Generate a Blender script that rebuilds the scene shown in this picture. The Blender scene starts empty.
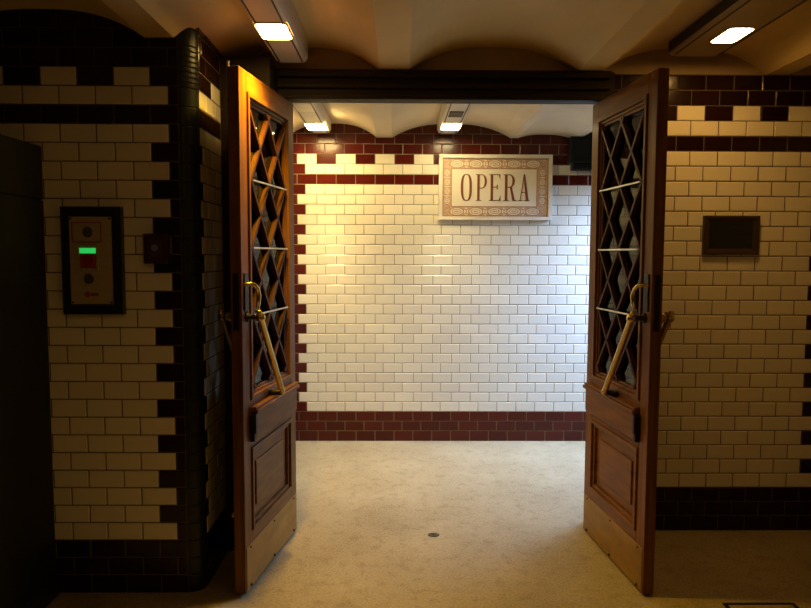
import bpy, bmesh, math, random
from mathutils import Vector, Matrix
random.seed(7)
C = bpy.context.scene.collection
R = math.radians
PI = math.pi

# ---------------------------------------------------------------- helpers
class MB:
    """collects geometry, then links it as ONE mesh object"""
    def __init__(s):
        s.v = []; s.f = []; s.m = []; s.sm = []
    def face(s, pts, m=0, smooth=False):
        i = len(s.v); s.v += [tuple(p) for p in pts]
        s.f.append(tuple(range(i, i + len(pts)))); s.m.append(m); s.sm.append(smooth)
    def poly(s, vs, fs, m=0, smooth=False):
        i = len(s.v); s.v += [tuple(p) for p in vs]
        for f in fs:
            s.f.append(tuple(i + j for j in f)); s.m.append(m); s.sm.append(smooth)
    def box(s, a, b, m=0, T=None, bev=0.0):
        x0, y0, z0 = [min(a[i], b[i]) for i in range(3)]
        x1, y1, z1 = [max(a[i], b[i]) for i in range(3)]
        bm = bmesh.new()
        vs = [bm.verts.new(p) for p in ((x0,y0,z0),(x1,y0,z0),(x1,y1,z0),(x0,y1,z0),(x0,y0,z1),(x1,y0,z1),(x1,y1,z1),(x0,y1,z1))]
        for f in ((3,2,1,0),(4,5,6,7),(0,1,5,4),(1,2,6,5),(2,3,7,6),(3,0,4,7)):
            bm.faces.new([vs[i] for i in f])
        if bev > 0:
            bmesh.ops.bevel(bm, geom=bm.edges[:], offset=bev, segments=2, profile=.5, affect='EDGES')
        s.bm(bm, m, T)
    def bm(s, bm, m=0, T=None, smooth=False):
        bm.verts.index_update()
        vs = [(T(v.co) if T else v.co.copy()) for v in bm.verts]
        s.poly(vs, [[v.index for v in f.verts] for f in bm.faces], m, smooth)
        bm.free()
    def tube(s, pts, r, m=0, T=None, n=14, caps=True):
        """round bar through pts (list of Vector); r number or list"""
        pts = [Vector(p) for p in pts]
        rs = r if isinstance(r, (list, tuple)) else [r] * len(pts)
        rings = []
        for i, p in enumerate(pts):
            d = (pts[min(i + 1, len(pts) - 1)] - pts[max(i - 1, 0)])
            if d.length < 1e-9: d = Vector((0, 0, 1))
            d.normalize()
            a = d.orthogonal().normalized() if i == 0 else (rings[-1][1] - d * rings[-1][1].dot(d)).normalized()
            b = d.cross(a)
            rings.append(([p + (a * math.cos(2*PI*k/n) + b * math.sin(2*PI*k/n)) * rs[i] for k in range(n)], a))
        vs = [q for ring, _ in rings for q in ring]
        if T: vs = [T(q) for q in vs]
        fs = []
        for i in range(len(pts) - 1):
            for k in range(n):
                fs.append((i*n + k, i*n + (k+1) % n, (i+1)*n + (k+1) % n, (i+1)*n + k))
        s.poly(vs, fs, m, True)
        if caps:
            s.face(vs[:n][::-1], m); s.face(vs[-n:], m)
    def ball(s, c, r, m=0, T=None, sz=1.0):
        bm = bmesh.new()
        bmesh.ops.create_uvsphere(bm, u_segments=18, v_segments=12, radius=r)
        for v in bm.verts:
            v.co.z *= sz; v.co += Vector(c)
        s.bm(bm, m, T, True)
    def prism(s, outline, d0, d1, P, m=0):
        """outline: 2D polygon (convex ok, ngon); P(a, b, d) -> point"""
        n = len(outline)
        vs = [P(a, b, d0) for a, b in outline] + [P(a, b, d1) for a, b in outline]
        fs = [tuple(range(n))[::-1], tuple(range(n, 2*n))] + [(i, (i+1) % n, n + (i+1) % n, n + i) for i in range(n)]
        s.poly(vs, fs, m)
    def ring(s, outer, inner, d0, d1, P, m=0):
        n = len(outer)
        vs = [P(a, b, d1) for a, b in outer] + [P(a, b, d1) for a, b in inner] + [P(a, b, d0) for a, b in outer] + [P(a, b, d0) for a, b in inner]
        fs = []
        for i in range(n):
            j = (i + 1) % n
            fs += [(i, j, n + j, n + i), (i, j, 2*n + j, 2*n + i), (n + i, n + j, 3*n + j, 3*n + i)]
        s.poly(vs, fs, m)
    def build(s, name, mats, parent=None, loc=(0, 0, 0), fix=True):
        me = bpy.data.meshes.new(name)
        off = Vector(loc)
        me.from_pydata([tuple(Vector(v) - off) for v in s.v], [], s.f)
        mats = mats if isinstance(mats, (list, tuple)) else [mats]
        for m in mats: me.materials.append(m)
        for i, p in enumerate(me.polygons):
            p.material_index = s.m[i]; p.use_smooth = s.sm[i]
        if fix:
            bm = bmesh.new(); bm.from_mesh(me)
            bmesh.ops.recalc_face_normals(bm, faces=bm.faces)
            bm.to_mesh(me); bm.free()
        me.update()
        o = bpy.data.objects.new(name, me); C.objects.link(o)
        if parent is None: o.location = loc
        else: o.parent = parent
        return o

def tag(o, label=None, cat=None, group=None, kind=None):
    if label: o['label'] = label
    if cat: o['category'] = cat
    if group: o['group'] = group
    if kind: o['kind'] = kind
    return o

def thing(name, label, cat, loc, group=None):
    o = bpy.data.objects.new(name, None); C.objects.link(o)
    o.location = loc; o.empty_display_size = .1
    return tag(o, label, cat, group, 'thing')

# ---------------------------------------------------------------- materials
def new_mat(name):
    m = bpy.data.materials.new(name); m.use_nodes = True
    return m, m.node_tree, m.node_tree.nodes['Principled BSDF']

def simple(name, col, rough=.5, metal=0.0, spec=.5, coat=0.0):
    m, nt, b = new_mat(name)
    b.inputs['Base Color'].default_value = (*col, 1)
    b.inputs['Roughness'].default_value = rough
    b.inputs['Metallic'].default_value = metal
    b.inputs['Specular IOR Level'].default_value = spec
    b.inputs['Coat Weight'].default_value = coat
    b.inputs['Coat Roughness'].default_value = .12
    return m

def noise_mat(name, c0, c1, scale, rough, stretch=(1,1,1), detail=6, bump=0.0, metal=0.0, coat=0.0, lo=.3, hi=.7, r2=None, spec=.5):
    m, nt, b = new_mat(name)
    N, L = nt.nodes, nt.links
    tc = N.new('ShaderNodeTexCoord'); mp = N.new('ShaderNodeMapping'); mp.inputs['Scale'].default_value = stretch
    L.new(tc.outputs['Object'], mp.inputs['Vector'])
    nz = N.new('ShaderNodeTexNoise'); nz.inputs['Scale'].default_value = scale; nz.inputs['Detail'].default_value = detail
    nz.inputs['Roughness'].default_value = .6
    L.new(mp.outputs['Vector'], nz.inputs['Vector'])
    cr = N.new('ShaderNodeValToRGB'); e = cr.color_ramp.elements
    e[0].position = lo; e[0].color = (*c0, 1); e[1].position = hi; e[1].color = (*c1, 1)
    L.new(nz.outputs['Fac'], cr.inputs['Fac']); L.new(cr.outputs['Color'], b.inputs['Base Color'])
    b.inputs['Roughness'].default_value = rough; b.inputs['Metallic'].default_value = metal
    b.inputs['Specular IOR Level'].default_value = spec
    b.inputs['Coat Weight'].default_value = coat; b.inputs['Coat Roughness'].default_value = .15
    if r2 is not None:
        mr = N.new('ShaderNodeMapRange'); mr.inputs['To Min'].default_value = rough; mr.inputs['To Max'].default_value = r2
        L.new(nz.outputs['Fac'], mr.inputs['Value']); L.new(mr.outputs['Result'], b.inputs['Roughness'])
    if bump:
        bp = N.new('ShaderNodeBump'); bp.inputs['Strength'].default_value = bump; bp.inputs['Distance'].default_value = .004
        L.new(nz.outputs['Fac'], bp.inputs['Height']); L.new(bp.outputs['Normal'], b.inputs['Normal'])
    return m

def tile_mat(name, col, var, rough, spec=.5):
    """glazed tile: every tile (mesh island) a slightly different tone, faintly wavy glaze"""
    m, nt, b = new_mat(name)
    N, L = nt.nodes, nt.links
    g = N.new('ShaderNodeNewGeometry')
    mr = N.new('ShaderNodeMapRange'); mr.inputs['To Min'].default_value = 1 - var; mr.inputs['To Max'].default_value = 1 + var
    L.new(g.outputs['Random Per Island'], mr.inputs['Value'])
    mx = N.new('ShaderNodeVectorMath'); mx.operation = 'SCALE'; mx.inputs[0].default_value = col
    L.new(mr.outputs['Result'], mx.inputs['Scale']); L.new(mx.outputs['Vector'], b.inputs['Base Color'])
    b.inputs['Roughness'].default_value = rough
    b.inputs['Specular IOR Level'].default_value = spec
    tc = N.new('ShaderNodeTexCoord'); nz = N.new('ShaderNodeTexNoise'); nz.inputs['Scale'].default_value = 14
    L.new(tc.outputs['Object'], nz.inputs['Vector'])
    bp = N.new('ShaderNodeBump'); bp.inputs['Strength'].default_value = .12; bp.inputs['Distance'].default_value = .01
    L.new(nz.outputs['Fac'], bp.inputs['Height']); L.new(bp.outputs['Normal'], b.inputs['Normal'])
    return m

def emit(name, col, s):
    m = bpy.data.materials.new(name); m.use_nodes = True
    nt = m.node_tree; nt.nodes.clear()
    e = nt.nodes.new('ShaderNodeEmission'); o = nt.nodes.new('ShaderNodeOutputMaterial')
    e.inputs['Color'].default_value = (*col, 1); e.inputs['Strength'].default_value = s
    nt.links.new(e.outputs[0], o.inputs['Surface'])
    return m

M = {}
M['white'] = tile_mat('cream_glazed_tile', (.80, .75, .62), .05, .16)
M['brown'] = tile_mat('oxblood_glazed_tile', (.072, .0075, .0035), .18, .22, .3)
M['brown_shaded'] = tile_mat('shaded_oxblood_glazed_tile', (.017, .0045, .003), .2, .2, .3)  # same oxblood tile, the front room's dimness put into its colour
M['dark'] = tile_mat('dark_corner_tile', (.013, .016, .015), .10, .36, .3)
M['grout'] = noise_mat('grout', (.20, .16, .11), (.28, .23, .16), 30, .9)
M['plaster'] = noise_mat('ceiling_plaster', (.68, .52, .235), (.77, .60, .29), 2.2, .8, bump=.05)
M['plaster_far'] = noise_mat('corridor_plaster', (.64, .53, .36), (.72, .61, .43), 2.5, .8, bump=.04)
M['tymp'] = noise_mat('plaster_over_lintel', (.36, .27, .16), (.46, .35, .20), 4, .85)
def floor_mat():
    m, nt, b = new_mat('worn_terrazzo')
    N, L = nt.nodes, nt.links
    tc = N.new('ShaderNodeTexCoord')
    def nz(s, d):
        n = N.new('ShaderNodeTexNoise'); n.inputs['Scale'].default_value = s; n.inputs['Detail'].default_value = d
        L.new(tc.outputs['Object'], n.inputs['Vector']); return n
    a, f, st = nz(2.3, 8), nz(95, 2), nz(16, 10)
    def ramp(src, p0, c0, p1, c1):
        r = N.new('ShaderNodeValToRGB'); e = r.color_ramp.elements
        e[0].position = p0; e[0].color = (*c0, 1); e[1].position = p1; e[1].color = (*c1, 1)
        L.new(src.outputs['Fac'], r.inputs['Fac']); return r
    base = ramp(a, .3, (.30, .245, .150), .7, (.385, .325, .21))
    spk = ramp(f, .36, (.80, .77, .72), .58, (1.06, 1.05, 1.03))
    sta = ramp(st, .30, (.80, .77, .73), .50, (1, 1, 1))
    def mul(x, y):
        k = N.new('ShaderNodeMix'); k.data_type = 'RGBA'; k.blend_type = 'MULTIPLY'; k.inputs['Factor'].default_value = 1
        L.new(x, k.inputs['A']); L.new(y, k.inputs['B']); return k.outputs['Result']
    col = mul(mul(base.outputs['Color'], spk.outputs['Color']), sta.outputs['Color'])
    L.new(col, b.inputs['Base Color'])
    b.inputs['Specular IOR Level'].default_value = .18
    mr = N.new('ShaderNodeMapRange'); mr.inputs['To Min'].default_value = .5; mr.inputs['To Max'].default_value = .72
    L.new(st.outputs['Fac'], mr.inputs['Value']); L.new(mr.outputs['Result'], b.inputs['Roughness'])
    bp = N.new('ShaderNodeBump'); bp.inputs['Strength'].default_value = .12; bp.inputs['Distance'].default_value = .003
    L.new(st.outputs['Fac'], bp.inputs['Height']); L.new(bp.outputs['Normal'], b.inputs['Normal'])
    return m
M['floor'] = floor_mat()
WA, WB = (.105, .040, .0075), (.22, .090, .017)
M['wood_v'] = noise_mat('varnished_wood_upright', WA, WB, 5, .38, (7, 7, .5), coat=.03, r2=.55, spec=.16)
M['wood_h'] = noise_mat('varnished_wood_level', WA, WB, 5, .38, (7, .5, 7), coat=.03, r2=.55, spec=.16)
M['wood_dk'] = noise_mat('dark_lattice_wood', (.035, .011, .004), (.068, .021, .006), 6, .5, (7, 7, .6), spec=.15)
M['frame_dk'] = noise_mat('dark_frame_wood', (.013, .008, .006), (.028, .017, .011), 5, .6, (.5, 7, 7), spec=.2)
M['brass'] = noise_mat('polished_brass', (.55, .40, .14), (.63, .47, .18), 4, .22, metal=1.0, r2=.30)
M['kick'] = noise_mat('worn_brass_plate', (.25, .135, .022), (.40, .235, .05), 6, .42, (1, 1, 2.5), metal=.6, r2=.6)
M['iron'] = simple('black_iron', (.018, .016, .015), .45, .6)
M['steel'] = simple('bright_steel', (.55, .53, .50), .3, 1.0)
M['trunk'] = simple('pale_enamel', (.62, .58, .52), .4)
M['trunk_brown'] = noise_mat('brown_enamel', (.40, .30, .17), (.46, .35, .20), 3, .5)
M['trunk_dk'] = simple('dark_trim_and_shade', (.03, .025, .02), .6)  # grooves and sensor, also the painted shade on the right fixture's side
M['cab'] = noise_mat('grey_green_paint', (.009, .011, .008), (.014, .016, .012), 6, .6, spec=.25)
M['black'] = simple('black_enamel', (.012, .014, .015), .35)
M['plate'] = noise_mat('brushed_brass_plate', (.50, .42, .25), (.60, .51, .32), 10, .4, (1, 1, 14), metal=.35)
M['red'] = simple('red_button', (.30, .02, .015), .35)
M['redlabel'] = simple('red_print', (.38, .05, .03), .5)
M['cream'] = simple('cream_enamel', (.80, .73, .58), .3)
M['creamframe'] = noise_mat('cream_marble_frame', (.76, .70, .58), (.84, .79, .68), 8, .3)
M['letter'] = simple('rust_red_letter', (.20, .060, .022), .5)
M['pink'] = noise_mat('terracotta_mosaic', (.46, .27, .15), (.66, .46, .30), 60, .4, detail=2)
M['rust'] = simple('rust_line', (.36, .13, .06), .4)
M['glassdk'] = simple('dark_glass', (.008, .012, .010), .08)
M['box_dk'] = noise_mat('dark_slate_paint', (.012, .014, .015), (.018, .020, .022), 8, .6, spec=.2)
M['green'] = emit('green_display', (.04, .9, .16), .6)

def glass_mat():
    m = bpy.data.materials.new('clear_pane'); m.use_nodes = True
    nt = m.node_tree; N, L = nt.nodes, nt.links; N.clear()
    o = N.new('ShaderNodeOutputMaterial'); mix = N.new('ShaderNodeMixShader'); fr = N.new('ShaderNodeFresnel'); fr.inputs['IOR'].default_value = 1.45
    t = N.new('ShaderNodeBsdfTransparent'); t.inputs['Color'].default_value = (.68, .66, .58, 1)
    g = N.new('ShaderNodeBsdfGlossy'); g.inputs['Roughness'].default_value = .03
    L.new(fr.outputs[0], mix.inputs[0]); L.new(t.outputs[0], mix.inputs[1]); L.new(g.outputs[0], mix.inputs[2]); L.new(mix.outputs[0], o.inputs['Surface'])
    return m
M['glass'] = glass_mat()

# ---------------------------------------------------------------- measures of the place
YF, YR, YL = 5.32, 3.56, 2.89        # corridor's far wall, wall with the doorway, front of the left pier
XP = -.85                            # side of the left pier
U, B = .0775, .2377                  # tile course, height of the brown base
def course(k):                       # z range of course k (k = -3..-1 is the brown base)
    if k >= -2: return B + k * U, B + (k + 1) * U
    return 0.0, B - 2 * U

def tiles(mb, P, u0, u1, k0, k1, tw, phase, colour, mi, bev=.0035, h=.0028, gap=.0045):
    """bevelled tiles from u0 to u1, courses k0..k1-1; phase(k): a joint's u; colour(k, u_mid, u_a, u_b) -> key of mi"""
    for k in range(k0, k1):
        za, zb = course(k)
        ph = phase(k)
        n0 = math.floor((u0 - ph) / tw); n1 = math.ceil((u1 - ph) / tw)
        for n in range(n0, n1):
            a, b = max(ph + n * tw, u0), min(ph + (n + 1) * tw, u1)
            if b - a < .012: continue
            m = mi[colour(k, (a + b) / 2)]
            g = gap / 2
            o = [(a + g, za + g), (b - g, za + g), (b - g, zb - g), (a + g, zb - g)]
            e = min(bev, (b - a) / 4)
            i = [(a + g + e, za + g + e), (b - g - e, za + g + e), (b - g - e, zb - g - e), (a + g + e, zb - g - e)]
            vs = [P(x, z, 0.0005) for x, z in o] + [P(x, z, h) for x, z in i]
            mb.poly(vs, [(4, 5, 6, 7), (0, 1, 5, 4), (1, 2, 6, 5), (2, 3, 7, 6), (3, 0, 4, 7)], m)

TM = [M['grout'], M['white'], M['brown'], M['dark'], M['plaster_far']]
M['grout_shaded'] = noise_mat('shaded_grout', (.085, .064, .042), (.13, .10, .065), 30, .9)  # grout again, with the front room's shade put into its colour
TMN = [M['grout_shaded'], M['white'], M['brown_shaded'], M['dark'], M['plaster_far']]
MI = {'w': 1, 'b': 2, 'd': 3}

# ---------------------------------------------------------------- floor
f = MB(); f.box((-3.0, -2.6, -.12), (4.6, 5.6, 0))
tag(f.build('floor', M['floor']), kind='structure')

# ---------------------------------------------------------------- ceilings: shallow plaster vaults between flat soffits, running away from the camera
def vaulted(name, spans, x0, x1, y0, y1, zs, mat, n=2.6):
    prof = [(x0, zs if len(spans[0]) == 3 else spans[0][3])]
    for a, b, rise, *zz in spans:
        za, zb = zz if zz else (zs, zs)
        c, h = (a + b) / 2, (b - a) / 2
        for i in range(25):
            x = a + (b - a) * i / 24
            prof.append((x, za + (zb - za) * i / 24 + rise * (1 - abs((x - c) / h) ** n)))
    prof.append((x1, zs))
    top = 2.75
    mb = MB()
    for i in range(len(prof) - 1):
        (xa, za), (xb, zb) = prof[i], prof[i + 1]
        if xb - xa < 1e-6: continue
        mb.face([(xa, y0, za), (xa, y1, za), (xb, y1, zb), (xb, y0, zb)], 0, False)
        for y in (y0, y1): mb.face([(xa, y, za), (xb, y, zb), (xb, y, top), (xa, y, top)])
    mb.face([(x0, y0, top), (x1, y0, top), (x1, y1, top), (x0, y1, top)])
    for x in (x0, x1): mb.face([(x, y0, zs), (x, y1, zs), (x, y1, top), (x, y0, top)])
    return tag(mb.build(name, mat), kind='structure')
vaulted('ceiling', [(-2.9, -2.03, .12, 2.37, 2.37), (-1.90, -1.05, .112, 2.37, 2.37), (-.93, -.097, .14, 2.37, 2.41), (.051, .909, .13), (1.032, 1.89, .13), (2.01, 2.5, .08)], -3.0, 2.56, -2.6, YR + .06, 2.410, M['plaster'])
vaulted('ceiling', [(-.86, -.17, .105), (-.05, .86, .105), (.92, 1.33, .028), (1.40, 2.25, .10), (2.35, 3.3, .10)], -1.06, 3.9, YR + .06, YF + .14, 2.378, M['plaster_far'])

# ---------------------------------------------------------------- far wall of the corridor
mb = MB(); mb.box((-1.06, YF, 0), (3.9, YF + .14, 2.60), 0)
XL = -.935
def colF(k, u):
    if k < 0 or k == 23 or k >= 26: return 'b'
    n = int(math.floor((u + .785) / .1505))
    if k == 25: return 'w' if n % 2 == 0 else 'b'
    edge = -.785 if k % 2 else -.722
    return 'b' if u < edge else 'w'
tiles(mb, lambda u, z, h: (u, YF - h, z), XL, 3.88, -3, 31, .1505, lambda k: -.785 if k % 2 else -.722, colF, MI)
tag(mb.build('wall_back', TM), kind='structure')

# corridor's end wall on the left
mb = MB(); mb.box((XL - .12, YR + .16, 0), (XL, YF, 2.60), 0)
def colS(k, u):
    if k < 0 or k == 23 or k >= 26: return 'b'
    return 'b' if u > YF - (.15 if k % 2 else .22) else 'w'
tiles(mb, lambda u, z, h: (XL + h, u, z), YR + .17, YF - .004, -3, 31, .1505, lambda k: YF - (.15 if k % 2 else .22), colS, MI)
tag(mb.build('wall_corridor_left', TM), kind='structure')

# ---------------------------------------------------------------- wall with the doorway: right stretch, and plaster above the lintel
mb = MB()
XR0, XR1 = 1.10, 2.42
mb.box((XR0, YR, 0), (3.9, YR + .16, 2.41), 0)
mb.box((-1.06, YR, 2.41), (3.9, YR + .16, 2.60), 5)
def colR(k, u):
    if k < 0 or k == 23 or k >= 26: return 'b'
    n = int(math.floor((u - 1.4362) / .1448))
    if k == 25: return 'w' if n % 2 == 0 else 'b'
    edge = 2.205 if k % 2 else 2.285
    return 'b' if u > edge else 'w'
tiles(mb, lambda u, z, h: (u, YR - h, z), XR0, XR1, -3, 28, .1448, lambda k: 1.5810 if k % 2 else 1.5090, colR, MI)
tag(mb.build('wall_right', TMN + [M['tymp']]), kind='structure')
# its far corner turns towards the camera
mb = MB(); mb.box((XR1, -2.6, 0), (XR1 + .14, YR, 2.60), 0)
def colQ(k, u):
    if k < 0 or k == 23 or k >= 26: return 'b'
    return 'b' if u > YR - (.15 if k % 2 else .22) else 'w'
tiles(mb, lambda u, z, h: (XR1 - h, u, z), -2.6, YR - .006, -3, 30, .1505, lambda k: YR - (.15 if k % 2 else .22), colQ, MI)
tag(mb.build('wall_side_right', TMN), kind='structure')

# ---------------------------------------------------------------- left pier: front, rounded corner, side
RC = .065
mb = MB()
mb.box((-3.0, YL, 0), (XP - RC, YR + .16, 2.60), 0)
mb.box((XP - RC - .001, YL + RC, 0), (XP, YR, 2.60), 0)
def colL(k, u):
    if k < 0 or k == 23 or k >= 26: return 'b'
    n = int(math.floor((u + 1.1088) / .1508))
    if k == 25: return 'w' if n % 2 == 0 and u < -1.033 else 'b'
    edge = -1.033 if k % 2 else -.958
    return 'b' if u > edge else 'w'
tiles(mb, lambda u, z, h: (u, YL - h, z), -2.98, XP - RC, -3, 31, .1508, lambda k: -1.033 if k % 2 else -.958, colL, MI)
Y0 = YL + RC
def colP(k, u):
    if k < 0 or k == 23 or k >= 26: return 'b'
    return 'b' if u < Y0 + (.035 if k % 2 else .0) or (k == 25 and u < Y0 + .12) else 'w'
tiles(mb, lambda u, z, h: (XP + h, u, z), Y0, 3.30, -3, 31, .1508, lambda k: Y0 + (.035 if k % 2 else .1), colP, MI)
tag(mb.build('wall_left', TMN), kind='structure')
# rounded dark corner tiles, ribbed near the top
mb = MB()
zs = [0.0]
while zs[-1] < 2.35:
    zs.append(zs[-1] + (.0215 if 2.10 < zs[-1] < 2.33 else U))
for za, zb in zip(zs, zs[1:]):
    cx, cy = XP - RC, YL + RC
    lv = [(za + .0005, -.0018), (za + .004, .0008), (zb - .004, .0008), (zb - .0005, -.0018)]
    n = 10
    vs = []
    for z, e in lv:
        for i in range(n + 1):
            t = -PI/2 + PI/2 * i / n
            vs.append((cx + (RC + e) * math.cos(t), cy + (RC + e) * math.sin(t), z))
    fs = [(j*(n+1)+i, j*(n+1)+i+1, (j+1)*(n+1)+i+1, (j+1)*(n+1)+i) for j in range(3) for i in range(n)]
    mb.poly(vs, fs, 0, False)
mb.poly([(XP-RC, YL+RC, 0)] + [(XP-RC+(RC-.006)*math.cos(-PI/2+PI/2*i/10), YL+RC+(RC-.006)*math.sin(-PI/2+PI/2*i/10), z) for z in (0, 2.41) for i in range(11)],
        [(1+i, 2+i, 13+i, 12+i) for i in range(10)], 0)
tag(mb.build('trim_1', M['dark'], fix=False), kind='structure')

# ---------------------------------------------------------------- dark timber door frame: posts and moulded lintel
mb = MB()
FY = YR - .05
mb.box((XP, 3.31, 0), (-.615, YR + .16, 2.41), 0)
mb.box((1.075, FY + .02, 0), (XR0, YR + .16, 2.41), 0)
mb.box((-.615, FY + .015, 2.262), (1.075, YR + .03, 2.41), 0)
mb.box((-.615, YR + .03, 2.345), (1.075, YR + .16, 2.41), 0)
mb.box((-.615, FY - .02, 2.372), (1.075, FY + .016, 2.408), 0, bev=.006)
mb.box((-.615, FY - .005, 2.318), (1.075, FY + .016, 2.345), 0, bev=.006)
mb.box((-.615, FY - .012, 2.262), (1.075, FY + .016, 2.285), 0, bev=.005)
tag(mb.build('trim_2', M['frame_dk']), kind='structure')

# ---------------------------------------------------------------- the two open door leaves
LT, LW = .05, .715
def door_leaf(label, hinge, free, side, bolts):
    """hinge, free: floor points of the leaf's inner face; side: +1 when the outer side is towards +x"""
    h = Vector((*hinge, 0)); u = (Vector((*free, 0)) - h).normalized()
    w = Vector((u.y, -u.x, 0))
    if w.x * side < 0: w = -w
    def T(p): return h + u * p[0] + w * p[1] + Vector((0, 0, p[2]))
    root = thing('door_leaf', label, 'door', h, 'double door standing open')
    def part(name, mb, mats, parent=root): return mb.build(name, mats, parent, h)
    Z0, Z1 = .012, 2.25
    s = MB(); s.box((0, 0, Z0), (.085, LT, Z1), 0, T, .003); part('stile', s, M['wood_v'])
    s = MB(); s.box((.632, 0, Z0), (LW, LT, Z1), 0, T, .003); part('stile', s, M['wood_v'])
    s = MB(); s.box((.085, 0, 2.165), (.632, LT, Z1), 0, T, .002); part('top_rail', s, M['wood_h'])
    s = MB(); s.box((.085, 0, .635), (.632, LT, .845), 0, T, .002); part('lock_rail', s, M['wood_h'])
    s = MB(); s.box((.085, 0, Z0), (.632, LT, .262), 0, T, .002); part('bottom_rail', s, M['wood_h'])
    # mouldings round the two openings, stepped towards the middle, on both sides
    def moulding(a0, a1, z0, z1, steps):
        m = MB()
        for sgn in (0, 1):
            for (t0, t1, d0, d1) in steps:
                for (p, q) in (((a0+t0, z0+t0), (a1-t0, z0+t1)), ((a0+t0, z1-t1), (a1-t0, z1-t0)), ((a0+t0, z0+t1), (a0+t1, z1-t1)), ((a1-t1, z0+t1), (a1-t0, z1-t1))):
                    ya, yb = (d0, d1) if sgn == 0 else (LT - d1, LT - d0)
                    m.box((p[0], ya, p[1]), (q[0], yb, q[1]), 0, T, .0025)
        return m
    part('glazing_moulding', moulding(.085, .632, .845, 2.165, [(0, .020, -.008, .014), (.020, .034, .004, .018), (.034, .046, .012, .022)]), M['wood_v'])
    part('panel_moulding', moulding(.085, .632, .262, .635, [(0, .018, -.008, .014), (.018, .036, .004, .018)]), M['wood_h'])
    # raised lower panel
    s = MB()
    for y0, y1, i in ((.018, LT - .018, .03), (.010, LT - .010, .085)):
        s.box((.085 + i, y0, .262 + i), (.632 - i, y1, .635 - i), 0, T, .004)
    part('panel', s, M['wood_h'])
    # projecting apron under the glass
    s = MB()
    s.box((.045, -.022, .672), (.628, 0, .788), 0, T, .004)
    s.box((.040, -.036, .788), (.640, 0, .806), 0, T, .004)
    s.box((.040, -.028, .806), (.640, 0, .818), 0, T, .003)
    ap = part('apron', s, M['wood_h'])
    s = MB()
    s.box((.629, -.031, .700), (.652, 0, .786), 0, T, .004); s.box((.629, -.022, .664), (.646, 0, .70), 0, T, .004)
    part('apron_bracket', s, M['iron'], ap)
    # glass, lattice, rods
    g = MB(); g.box((.128, .0235, .885), (.590, .0265, 2.122), 0, T); part('glass_pane', g, M['glass'])
    a0, a1, z0, z1, per = .131, .586, .89, 2.118, .2935
    W = a1 - a0; q = W / 2
    l = MB()
    for sgn in (0, 1):
        ya, yb = ((.001, .0225) if sgn == 0 else (.0275, .049))
        zc = 1.507
        for k in range(-10, 11):
            for sl in (1, -1):
                # line z = zc + sl*(a-a0)*per/q + k*per, clipped
                pa, pb = a0, a1
                f = lambda a: zc + sl * (a - a0) * per / q + k * per
                g_ = lambda z: a0 + (z - zc - k * per) * q / (sl * per)
                lo, hi = (z0, z1)
                if sl > 0: pa, pb = max(pa, g_(lo)), min(pb, g_(hi))
                else: pa, pb = max(pa, g_(hi)), min(pb, g_(lo))
                if pb - pa < .02: continue
                d = Vector((1, 0, sl * per / q)).normalized(); nrm = Vector((-d.z, 0, d.x)) * .0075
                A, Bq = Vector((pa, 0, f(pa))), Vector((pb, 0, f(pb)))
                vs = [T(x + Vector((0, y, 0))) for y in (ya, yb) for x in (A + nrm, A - nrm, Bq - nrm, Bq + nrm)]
                l.poly(vs, [(0, 1, 2, 3), (7, 6, 5, 4), (0, 4, 5, 1), (1, 5, 6, 2), (2, 6, 7, 3), (3, 7, 4, 0)], 0)
    part('lattice', l, M['wood_dk'])
    for z in (1.80, 1.507, 1.214):
        s = MB(); s.tube([(a0, -.004, z), (a1, -.004, z)], .0042, 0, T, 8); part('rod', s, M['steel'])
    # brass kick plate
    s = MB(); s.box((.008, -.003, .018), (LW - .012, 0, .212), 0, T, .001)
    k = part('kick_plate', s, M['kick'])
    for a in (.06, .36, .66):
        for z, rr_ in ((.03, .007), (.20, .005)):
            s = MB(); s.ball((a, -.003, z), rr_, 0, T); part('screw', s, M['iron'], k)
    # slanting brass pull handles, inside and outside
    for sgn in (-1, 1):
        yf = 0 if sgn < 0 else LT
        off = lambda d: yf + sgn * d
        s = MB()
        A, Bq = Vector((.660, off(.060), 1.212)), Vector((.385, off(.060), .832))
        d = (Bq - A).normalized()
        s.tube([A, A + d*.012, A + d*.02, Bq - d*.02, Bq - d*.01, Bq], [.0155, .0155, .0135, .0135, .016, .013], 0, T, 16)
        hd = part('handle', s, M['brass'])
        s = MB(); s.ball(A, .022, 0, T); s.ball(A - d * .028, .012, 0, T); part('ball_end', s, M['brass'], hd)
        s = MB(); s.tube([(A.x, off(0), A.z), (A.x, off(.006), A.z), (A.x, off(.010), A.z), (A.x, off(.05), A.z)], [.022, .022, .012, .010], 0, T, 16); part('handle_mount', s, M['iron'], hd)
        s = MB(); s.tube([(Bq.x, off(-.0), Bq.z), (Bq.x, off(.006), Bq.z), (Bq.x, off(.010), Bq.z), (Bq.x, off(.062), Bq.z)], [.022, .022, .014, .013], 0, T, 16)
        part('handle_mount', s, M['iron'], hd)
        if sgn > 0:
            s = MB()
            for e, r in ((.020, .024), (.034, .019), (.05, .026)):
                s.tube([(A.x, off(e - .005), A.z), (A.x, off(e + .005), A.z)], r, 0, T, 18)
            part('collar', s, M['brass'], hd)
    # lock: plate on the stile, curled lever, plate in the edge
    s = MB(); s.box((.652, -.006, 1.24), (.694, 0, 1.40), 0, T, .002); lk = part('lock_plate', s, M['iron'])
    s = MB()
    s.tube([(.690, -.002, 1.352), (.690, -.026, 1.356), (.672, -.038, 1.352), (.645, -.042, 1.335), (.628, -.042, 1.305), (.634, -.042, 1.270), (.645, -.042, 1.250)], [.008, .008, .009, .010, .011, .010, .007], 0, T, 12)
    part('lever', s, M['brass'], lk)
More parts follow.
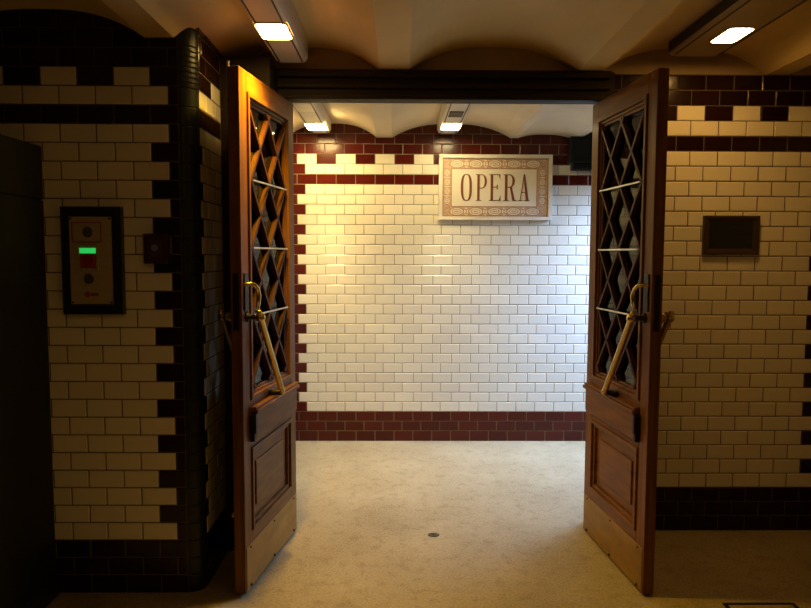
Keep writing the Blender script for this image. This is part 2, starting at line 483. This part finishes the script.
    s = MB(); s.box((LW, .012, 1.16), (LW + .002, LT - .012, 1.40), 0, T); part('edge_plate', s, M['iron'])
    # hinges
    for z in (.30, 1.15, 2.02):
        s = MB(); s.tube([(-.004, LT * .75, z - .06), (-.004, LT * .75, z + .06)], .009, 0, T, 12); part('hinge', s, M['brass'])
    if bolts:
        s = MB(); s.box((.665, LT, 2.05), (.685, LT + .008, 2.245), 0, T, .002); s.tube([(.675, LT + .012, 2.13), (.675, LT + .012, 2.282)], .006, 0, T, 10)
        part('bolt', s, M['steel'])
        s = MB(); s.box((.665, LT, .20), (.685, LT + .008, .42), 0, T, .002); s.ball((.675, LT + .018, .345), .012, 0, T)
        part('bolt', s, M['steel'])
    return root
door_leaf('tall varnished wood door leaf at left, swung open, with slanting brass pull handle', (-.542, 3.555), (-.656, 2.85), -1, True)
door_leaf('tall varnished wood door leaf at right, swung open in front of the dim tiled wall', (.998, 3.555), (1.062, 2.862), 1, False)

# ---------------------------------------------------------------- ceiling lights
def fixture(label, cx, w, y0, y1, zb, zt, lens, mat, panel=None, sensor=None, body='trunk', shade_side=False):
    root = thing('ceiling_light', label, 'light', (cx, (y0 + y1) / 2, zt), 'ceiling trunking lights')
    L0 = (cx, (y0 + y1) / 2, zt)
    s = MB()
    # rounded trough: profile extruded along y, nose rounded at the far end
    prof = [(-w/2, zt), (-w/2, zb + .022), (-w/2 + .010, zb + .006), (-w/2 + .026, zb), (w/2 - .026, zb), (w/2 - .010, zb + .006), (w/2, zb + .022), (w/2, zt)]
    ys = [(y0, 1.0), (y1 - .05, 1.0), (y1 - .02, .94), (y1 - .006, .82), (y1, .62)]
    n = len(prof)
    vs = []
    for y, k in ys:
        for x, z in prof: vs.append((cx + x * k, y, zt - (zt - z) * (.55 + .45 * k if k < 1 else 1)))
    fs = [(j*n+i, j*n+i+1, (j+1)*n+i+1, (j+1)*n+i) for j in range(len(ys)-1) for i in range(n-1)]
    fs += [tuple(range(n)), tuple(range((len(ys)-1)*n, len(ys)*n))]
    fs += [(j*n, (j+1)*n, (j+1)*n+n-1, j*n+n-1) for j in range(len(ys)-1)]
    s.poly(vs, fs, 0)
    hs = s.build('housing', M[body], root, L0)
    if shade_side:
        s = MB(); s.box((cx - w/2 - .003, y0, zb + .012), (cx - w/2 + .002, y1 - .05, zt - .004), 0); s.build('side_shade', M['trunk_dk'], hs, L0)  # dark strip standing in for shade on the housing's left face
    s = MB()
    for sx in (-1, 1): s.box((cx + sx*(w/2 - .030), y0, zb - .003), (cx + sx*(w/2 - .024), y1 - .06, zb + .001), 0)
    s.build('groove', M['trunk_dk'], hs, L0)
    lx, ly, lw, ll = lens
    s = MB()
    def rr(a, b, r, n=5):
        return [(sx*(a-r) + r*math.cos(t), sy*(b-r) + r*math.sin(t)) for sx, sy, t0 in ((1,1,0),(-1,1,PI/2),(-1,-1,PI),(1,-1,1.5*PI)) for t in [t0 + PI/2*i/n for i in range(n+1)]]
    P = lambda a, b, d: (lx + a, ly + b, zb - d)
    s.prism(rr(lw/2, ll/2, .022), -.004, .006, P)
    ln = s.build('lens', mat, root, L0); ln['label'] = 'bright glowing lens'
    s = MB()
    s.ring(rr(lw/2 + .008, ll/2 + .008, .028), rr(lw/2, ll/2, .022), -.002, .005, P)
    s.build('lens_rim', M['trunk'], ln, L0)
    if panel:
        s = MB(); s.box((cx - .055, panel[0], zb - .004), (cx + .055, panel[1], zb + .002), 0, bev=.0015); s.build('diffuser', M['cream'], root, L0)
    if sensor:
        s = MB(); s.box((cx - .045, sensor[0], zb - .006), (cx + .045, sensor[1], zb + .002), 0, bev=.0015); s.build('sensor', M['trunk_dk'], root, L0)
    return root
E_NL = emit('lamp_near_left', (1, .60, .16), 45)
E_NR = emit('lamp_near_right', (1, .52, .12), 62)
E_FL = emit('lamp_corridor_left', (1, .72, .27), 135)
E_FR = emit('lamp_corridor_right', (1, .78, .38), 64)
fixture('ceiling light bar with a glowing lens above the left door leaf, in the front room', -.528, .165, -.6, 3.46, 2.42, 2.532, (-.528, 2.95, .125, .20), E_NL)
fixture('wide ceiling light bar with a glowing lens near the right edge, in the front room', 1.465, .27, -.6, 3.47, 2.468, 2.530, (1.49, 3.11, .108, .20), E_NR, body='trunk_brown', shade_side=True)
fixture('light bar in the corridor beyond, left one, above the top left tiles', -.59, .165, YR + .20, 5.235, 2.39, 2.468, (-.587, 4.93, .14, .24), E_FL, panel=(4.18, 4.42))
fixture('light bar in the corridor beyond, right one, with a dark sensor, beside the station sign', .37, .165, YR + .20, 5.235, 2.39, 2.474, (.37, 4.90, .13, .24), E_FR, sensor=(4.40, 4.56))

# ---------------------------------------------------------------- station sign
sx0, sx1, sz0, sz1 = .31, 1.185, 1.75, 2.25
t = thing('station_sign', 'framed cream station sign with OPERA in rust letters on the far tiled wall', 'sign', ((sx0+sx1)/2, YF - .0022, sz0))
SL = tuple(t.location)
kx, kz = (sx1 - sx0) / 767, (sz1 - sz0) / 443
SP = lambda a, b, d: (sx0 + (a - 28) * kx, YF - .0022 - d, sz1 - (b - 32) * kz)
rect = lambda a0, b0, a1, b1: [(a0, b0), (a1, b0), (a1, b1), (a0, b1)]
s = MB()
s.prism(rect(28, 32, 795, 475), 0, .018, SP)
s.ring(rect(28, 32, 795, 475), rect(50, 56, 772, 454), .018, .030, SP)
s.build('frame', M['creamframe'], t, SL)
s = MB()
s.ring(rect(54, 60, 768, 450), rect(115, 130, 690, 382), .018, .020, SP, 0)
for r0, r1 in (((54, 60, 768, 450), (58, 64, 764, 446)), ((111, 126, 694, 386), (115, 130, 690, 382))):
    s.ring(rect(*r0), rect(*r1), .020, .0212, SP, 1)
def oval(cx, cy, a, b, n=20): return [(cx + a*math.cos(2*PI*i/n), cy + b*math.sin(2*PI*i/n)) for i in range(n)]
def motif(cx, cy, a, b):
    s.ring(oval(cx, cy, a, b), oval(cx, cy, a*.80, b*.72), .020, .0215, SP, 2)
    s.ring(oval(cx, cy, a*.62, b*.45), oval(cx, cy, a*.42, b*.2), .020, .0215, SP, 2)
    s.ring(oval(cx, cy, a*1.12, b*1.14), oval(cx, cy, a*1.03, b*1.03), .020, .0213, SP, 1)
for i in range(5):
    for cy in (95, 418): motif(150 + i*129, cy, 44, 24)
    for cy in (95, 418):
        if i < 4:
            for dx in (-9, 9): s.prism(oval(214 + i*129 + dx, cy, 6, 12, 8), .020, .0214, SP, 2)
            for dy in (-22, 22): s.prism(oval(214 + i*129, cy + dy, 9, 4, 8), .020, .0214, SP, 2)
for cx in (84, 729):
    for cy in (155, 218, 281, 344): motif(cx, cy, 19, 22)
    for cy in (187, 250, 313): s.prism(oval(cx, cy, 20, 4, 8), .020, .0214, SP, 2)
s.build('ornament_border', [M['pink'], M['rust'], M['cream']], t, SL)
s = MB(); s.prism(rect(115, 130, 690, 382), .018, .0205, SP); s.build('panel', M['cream'], t, SL)
# letters (condensed serif capitals)
T0, T1 = 165, 345
D0, D1 = .0205, .0235
def letter(fn):
    s = MB()
    bar = lambda *r: s.prism(rect(*r), D0, D1, SP)
    fn(s, bar); o = s.build('letter', M['letter'], t, SL)
def arc(cx, cy, a, b, t0, t1, n): return [(cx + a*math.cos(t0+(t1-t0)*i/n), cy + b*math.sin(t0+(t1-t0)*i/n)) for i in range(n+1)]
def strip(s, out, inn):
    for i in range(len(out) - 1): s.prism([out[i], out[i+1], inn[i+1], inn[i]], D0, D1, SP)
def L_O(s, bar): 
    def sup(a, b, n=48, p=2.7):
        return [(214 + a*math.copysign(abs(math.cos(t))**(2/p), math.cos(t)), 255 + b*math.copysign(abs(math.sin(t))**(2/p), math.sin(t))) for t in [2*PI*i/n for i in range(n)]]
    s.ring(sup(38, 91), sup(21, 85), D0, D1, SP)
def bowl(s, x, xr, top, bot):
    cy, hh = (top + bot)/2, (bot - top)/2
    xm = x + (xr - x)*.35
    strip(s, [(x, top)] + arc(xm, cy, xr - xm, hh, -PI/2, PI/2, 16) + [(x, bot)], [(x, top + 6)] + arc(xm, cy, xr - xm - 15, hh - 6, -PI/2, PI/2, 16) + [(x, bot - 6)])
def L_P(s, bar):
    bar(288, T0, 304, T1); bar(278, T0, 304, T0+5); bar(278, T1-5, 316, T1); bowl(s, 300, 353, T0, 262)
def L_E(s, bar):
    bar(378, T0, 395, T1); bar(368, T0, 443, T0+5); bar(368, T1-5, 446, T1); bar(395, 249, 424, 254)
    s.prism([(432, T0), (443, T0), (443, T0+36)], D0, D1, SP); s.prism([(446, T1), (432, T1), (446, T1-40)], D0, D1, SP); bar(420, 236, 426, 267)
def L_R(s, bar):
    bar(475, T0, 492, T1); bar(465, T0, 492, T0+5); bar(465, T1-5, 502, T1); bowl(s, 488, 541, T0, 255)
    s.prism([(508, 252), (522, 250), (543, T1-6), (527, T1)], D0, D1, SP); s.prism([(527, T1), (531, T1-8), (556, T1-6), (554, T1)], D0, D1, SP)
def L_A(s, bar):
    s.prism([(603, T0), (608, T0), (582, T1), (577, T1)], D0, D1, SP); s.prism([(600, T0), (611, T0), (637, T1), (618, T1)], D0, D1, SP)
    bar(589, 285, 622, 290); bar(568, T1-5, 592, T1); bar(608, T1-5, 644, T1)
for fn in (L_O, L_P, L_E, L_R, L_A): letter(fn)

# ---------------------------------------------------------------- dark box high on the far wall
t = thing('wall_box', 'dark slate box high on the far wall, beside the right door leaf', 'box', (1.45, YF - .0022, 2.13))
WL = tuple(t.location)
s = MB(); s.box((1.303, YF - .11, 2.182), (1.62, YF - .0022, 2.376), 0, bev=.006); s.build('body', M['box_dk'], t, WL)
s = MB(); s.box((1.328, YF - .085, 2.131), (1.60, YF - .0022, 2.184), 0, bev=.006); s.build('lower_lip', M['box_dk'], t, WL)
s = MB()
s.ring([(1.325, 2.20), (1.60, 2.20), (1.60, 2.36), (1.325, 2.36)], [(1.337, 2.212), (1.588, 2.212), (1.588, 2.348), (1.337, 2.348)], 0, .004, lambda a, b, d: (a, YF - .11 - d, b))
s.build('cover', M['box_dk'], t, WL)

# ---------------------------------------------------------------- small framed dark panel on the right wall
t = thing('framed_panel', 'small dark wood frame with black glass hung on the right tiled wall', 'frame', (1.742, YR - .0022, 1.483))
PL = tuple(t.location)
PP = lambda a, b, d: (a, YR - .0022 - d, b)
x0, x1, z0, z1 = 1.588, 1.880, 1.485, 1.688
s = MB()
ins = lambda i: [(x0+i, z0+i), (x1-i, z0+i), (x1-i, z1-i), (x0+i, z1-i)]
a, b, c = ins(0), ins(.013), ins(.034)
s.ring(a, b, 0, .020, PP)
for i in range(4):
    j = (i+1) % 4
    s.face([PP(*b[i], .020), PP(*b[j], .020), PP(*c[j], .010), PP(*c[i], .010)])
s.build('frame', noise_mat('dark_walnut', (.030, .014, .007), (.055, .026, .012), 10, .4, (1, 4, 4)), t, PL)
s = MB(); s.prism(ins(.030), 0, .011, PP); s.build('glass', M['glassdk'], t, PL)

# ---------------------------------------------------------------- intercom on the left pier
ix0, ix1, iz0, iz1 = -1.404, -1.155, 1.226, 1.675
t = thing('intercom', 'brass intercom plate with green display and red button in a black surround', 'intercom', ((ix0+ix1)/2, YL - .0022, iz0))
IL = tuple(t.location)
kx, kz = (ix1 - ix0) / 290, (iz1 - iz0) / 497
IP = lambda a, b, d: (ix0 + (a - 58) * kx, YL - .0022 - d, iz1 - (b - 58) * kz)
s = MB(); s.prism(rect(58, 58, 348, 555), 0, .024, IP); s.ring(rect(58, 58, 348, 555), rect(90, 98, 312, 514), .024, .034, IP)
s.build('surround', M['black'], t, IL)
s = MB(); s.prism(rect(96, 104, 300, 508), .024, .029, IP); pl = s.build('plate', M['plate'], t, IL); pl['label'] = 'brushed brass face plate'
for b in (112, 500):
    for a_ in (104, 292):
        s = MB(); s.prism(oval(a_, b, 5, 5, 10), .029, .031, IP); s.build('screw', M['iron'], pl, IL)
s = MB(); s.ring(rect(108, 128, 252, 222), rect(113, 133, 247, 217), .029, .0305, IP); s.build('panel_edge', M['redlabel'], pl, IL)
for cy in (175, 390):
    s = MB()
    s.prism(oval(185, cy, 25, 25, 20), .029, .0305, IP, 0)
    for r, n in ((0, 1), (9, 6), (18, 12)):
        for i in range(n): s.prism(oval(185 + r*math.cos(2*PI*i/n), cy + r*math.sin(2*PI*i/n), 3, 3, 8), .0305, .031, IP, 1)
    s.build('speaker_grille', [M['steel'], M['black']], t, IL)
s = MB(); s.ring(rect(134, 232, 234, 352), rect(143, 241, 225, 344), .029, .034, IP); s.prism(rect(143, 241, 225, 344), .029, .030, IP)
bz = s.build('button_bezel', M['plate'], t, IL)
s = MB(); s.prism(rect(145, 248, 222, 272), .030, .033, IP); d = s.build('display', M['green'], t, IL); d['label'] = 'lit green display strip'
s = MB(); s.prism(rect(146, 276, 222, 340), .030, .032, IP); s.build('button_field', M['redlabel'], bz, IL)
s = MB(); s.prism(oval(187, 304, 23, 23, 24), .032, .040, IP); d = s.build('button', M['red'], t, IL); d['label'] = 'round red push button'
s = MB(); s.prism(rect(148, 440, 238, 486), .029, .030, IP, 0); s.prism(oval(176, 463, 13, 13, 14), .030, .0305, IP, 1); s.prism(rect(190, 456, 230, 470), .030, .0305, IP, 1)
s.build('sticker', [M['plate'], M['redlabel']], t, IL)

# ---------------------------------------------------------------- small key box beside the intercom
t = thing('key_switch', 'small dark red key box on the brown edge tiles right of the intercom', 'switch', (-1.01, YL - .0022, 1.439))
KL = tuple(t.location)
s = MB(); s.box((-1.062, YL - .046, 1.439), (-.959, YL - .0022, 1.564), 0, bev=.005)
s.build('housing', simple('dark_red_enamel', (.045, .012, .010), .35), t, KL)
s = MB(); s.box((-1.038, YL - .050, 1.468), (-.984, YL - .046, 1.538), 0, bev=.001); s.build('cover', simple('dull_red_cover', (.07, .025, .02), .4), t, KL)
s = MB(); s.tube([(-1.011, YL - .050, 1.505), (-1.011, YL - .056, 1.505)], .014, 0, None, 16); s.build('keyhole', M['steel'], t, KL)

# ---------------------------------------------------------------- tall cabinet at the left edge
t = thing('metal_cabinet', 'tall dark grey green metal cabinet standing against the left pier', 'cabinet', (-1.80, 2.40, 0))
CL = tuple(t.location)
XC = -1.485
s = MB(); s.box((-2.15, 1.90, .09), (XC, YL - .006, 1.70), 0, bev=.004); s.box((-2.15, 1.90, 1.706), (XC, YL - .006, 1.925), 0, bev=.004)
s.box((-2.14, 1.91, 1.69), (XC - .006, YL - .012, 1.72), 0); s.build('body', M['cab'], t, CL)
s = MB(); s.box((-2.13, 1.92, 0), (XC + .012, YL - .008, .088), 0, bev=.003); s.build('plinth', M['black'], t, CL)
dr = MB(); dr.box((-2.135, 1.878, .11), (XC - .015, 1.899, 1.69), 0, bev=.003); dd = dr.build('door', M['cab'], t, CL)
s = MB(); s.box((-1.58, 1.852, .95), (-1.56, 1.878, 1.10), 0, bev=.004); s.build('handle', M['iron'], dd, CL)

# ---------------------------------------------------------------- floor fittings
t = MB(); t.prism(oval(.19, 3.50, .030, .022, 20), 0, .004, lambda a, b, d: (a, b, d)); t.prism(oval(.19, 3.50, .013, .011, 14), .004, .005, lambda a, b, d: (a, b, d), 1)
tag(t.build('bolt_socket', [simple('tarnished_steel', (.10, .085, .06), .5, .7), M['iron']], None, (.19, 3.50, 0)), 'small tarnished metal bolt socket in the floor between the doors', 'floor fitting', None, 'thing')
t = thing('floor_hatch', 'flush floor hatch with a dark rim at the bottom edge, right of the door', 'hatch', (1.535, 2.55, 0))
HL = tuple(t.location)
FP = lambda a, b, d: (a, b, d)
s = MB(); s.ring(rect(1.385, 2.32, 1.69, 2.785), rect(1.40, 2.335, 1.675, 2.77), 0, .005, FP); s.build('rim', M['iron'], t, HL)
s = MB(); s.prism(rect(1.40, 2.335, 1.675, 2.77), 0, .003, FP); s.build('lid', M['floor'], t, HL)

# ---------------------------------------------------------------- light
def area(name, loc, rot, sx, sy, power, col):
    l = bpy.data.lights.new(name, 'AREA'); l.shape = 'RECTANGLE'; l.size = sx; l.size_y = sy; l.energy = power; l.color = col
    o = bpy.data.objects.new(name, l); C.objects.link(o); o.location = loc; o.rotation_euler = rot
    return o
# daylight from the stair at the right end of the corridor
area('daylight', (2.35, 4.98, 1.80), (0, R(38), 0), 1.2, .6, 62, (.42, .60, 1.0)).data.spread = R(104)
# added fill lights, unseen behind the camera, in line with the front bars
area('fill_behind_left', (-.528, .5, 2.40), (0, 0, 0), .12, .2, 2.6, (1, .54, .15))
area('fill_behind_right', (1.43, .5, 2.40), (0, 0, 0), .12, .2, 2.6, (1, .53, .15))
def spot(name, loc, power, col, deg, blend=.8):
    l = bpy.data.lights.new(name, 'SPOT'); l.energy = power; l.color = col; l.spot_size = R(deg); l.spot_blend = blend; l.shadow_soft_size = .06
    o = bpy.data.objects.new(name, l); C.objects.link(o); o.location = loc
    return o
# the downward beam of the left front lamp
spot('beam_left', (-.528, 2.95, 2.40), 155, (1, .565, .02), 112)
spot('beam_corridor_left', (-.587, 4.93, 2.37), 105, (1, .76, .32), 76, 1)
spot('beam_corridor_right', (.37, 4.90, 2.37), 62, (1, .80, .40), 76, 1)
w = bpy.data.worlds.new('World'); bpy.context.scene.world = w; w.use_nodes = True
w.node_tree.nodes['Background'].inputs['Color'].default_value = (.012, .010, .008, 1)
w.node_tree.nodes['Background'].inputs['Strength'].default_value = 1

# ---------------------------------------------------------------- camera
cd = bpy.data.cameras.new('camera'); cam = bpy.data.objects.new('camera', cd); C.objects.link(cam)
cd.sensor_fit = 'HORIZONTAL'; cd.sensor_width = 36; cd.lens = 680 / 811 * 36; cd.clip_start = .05
rot = Matrix.Rotation(R(-.6), 3, 'Z') @ Matrix.Rotation(R(90 - 4.18), 3, 'X') @ Matrix.Rotation(R(.2), 3, 'Z')
cam.matrix_world = Matrix.Translation((0, 0, 1.482)) @ rot.to_4x4()
sc = bpy.context.scene
sc.camera = cam
sc.view_settings.view_transform = 'Standard'; sc.view_settings.look = 'None'
sc.view_settings.gamma = 1; sc.view_settings.use_curve_mapping = False
sc.view_settings.exposure = 0.0
sc.cycles.max_bounces = 10; sc.cycles.diffuse_bounces = 6; sc.cycles.transparent_max_bounces = 16
sc.cycles.sample_clamp_indirect = 6
sc.cycles.caustics_reflective = False; sc.cycles.caustics_refractive = False
sc.cycles.use_denoising = True
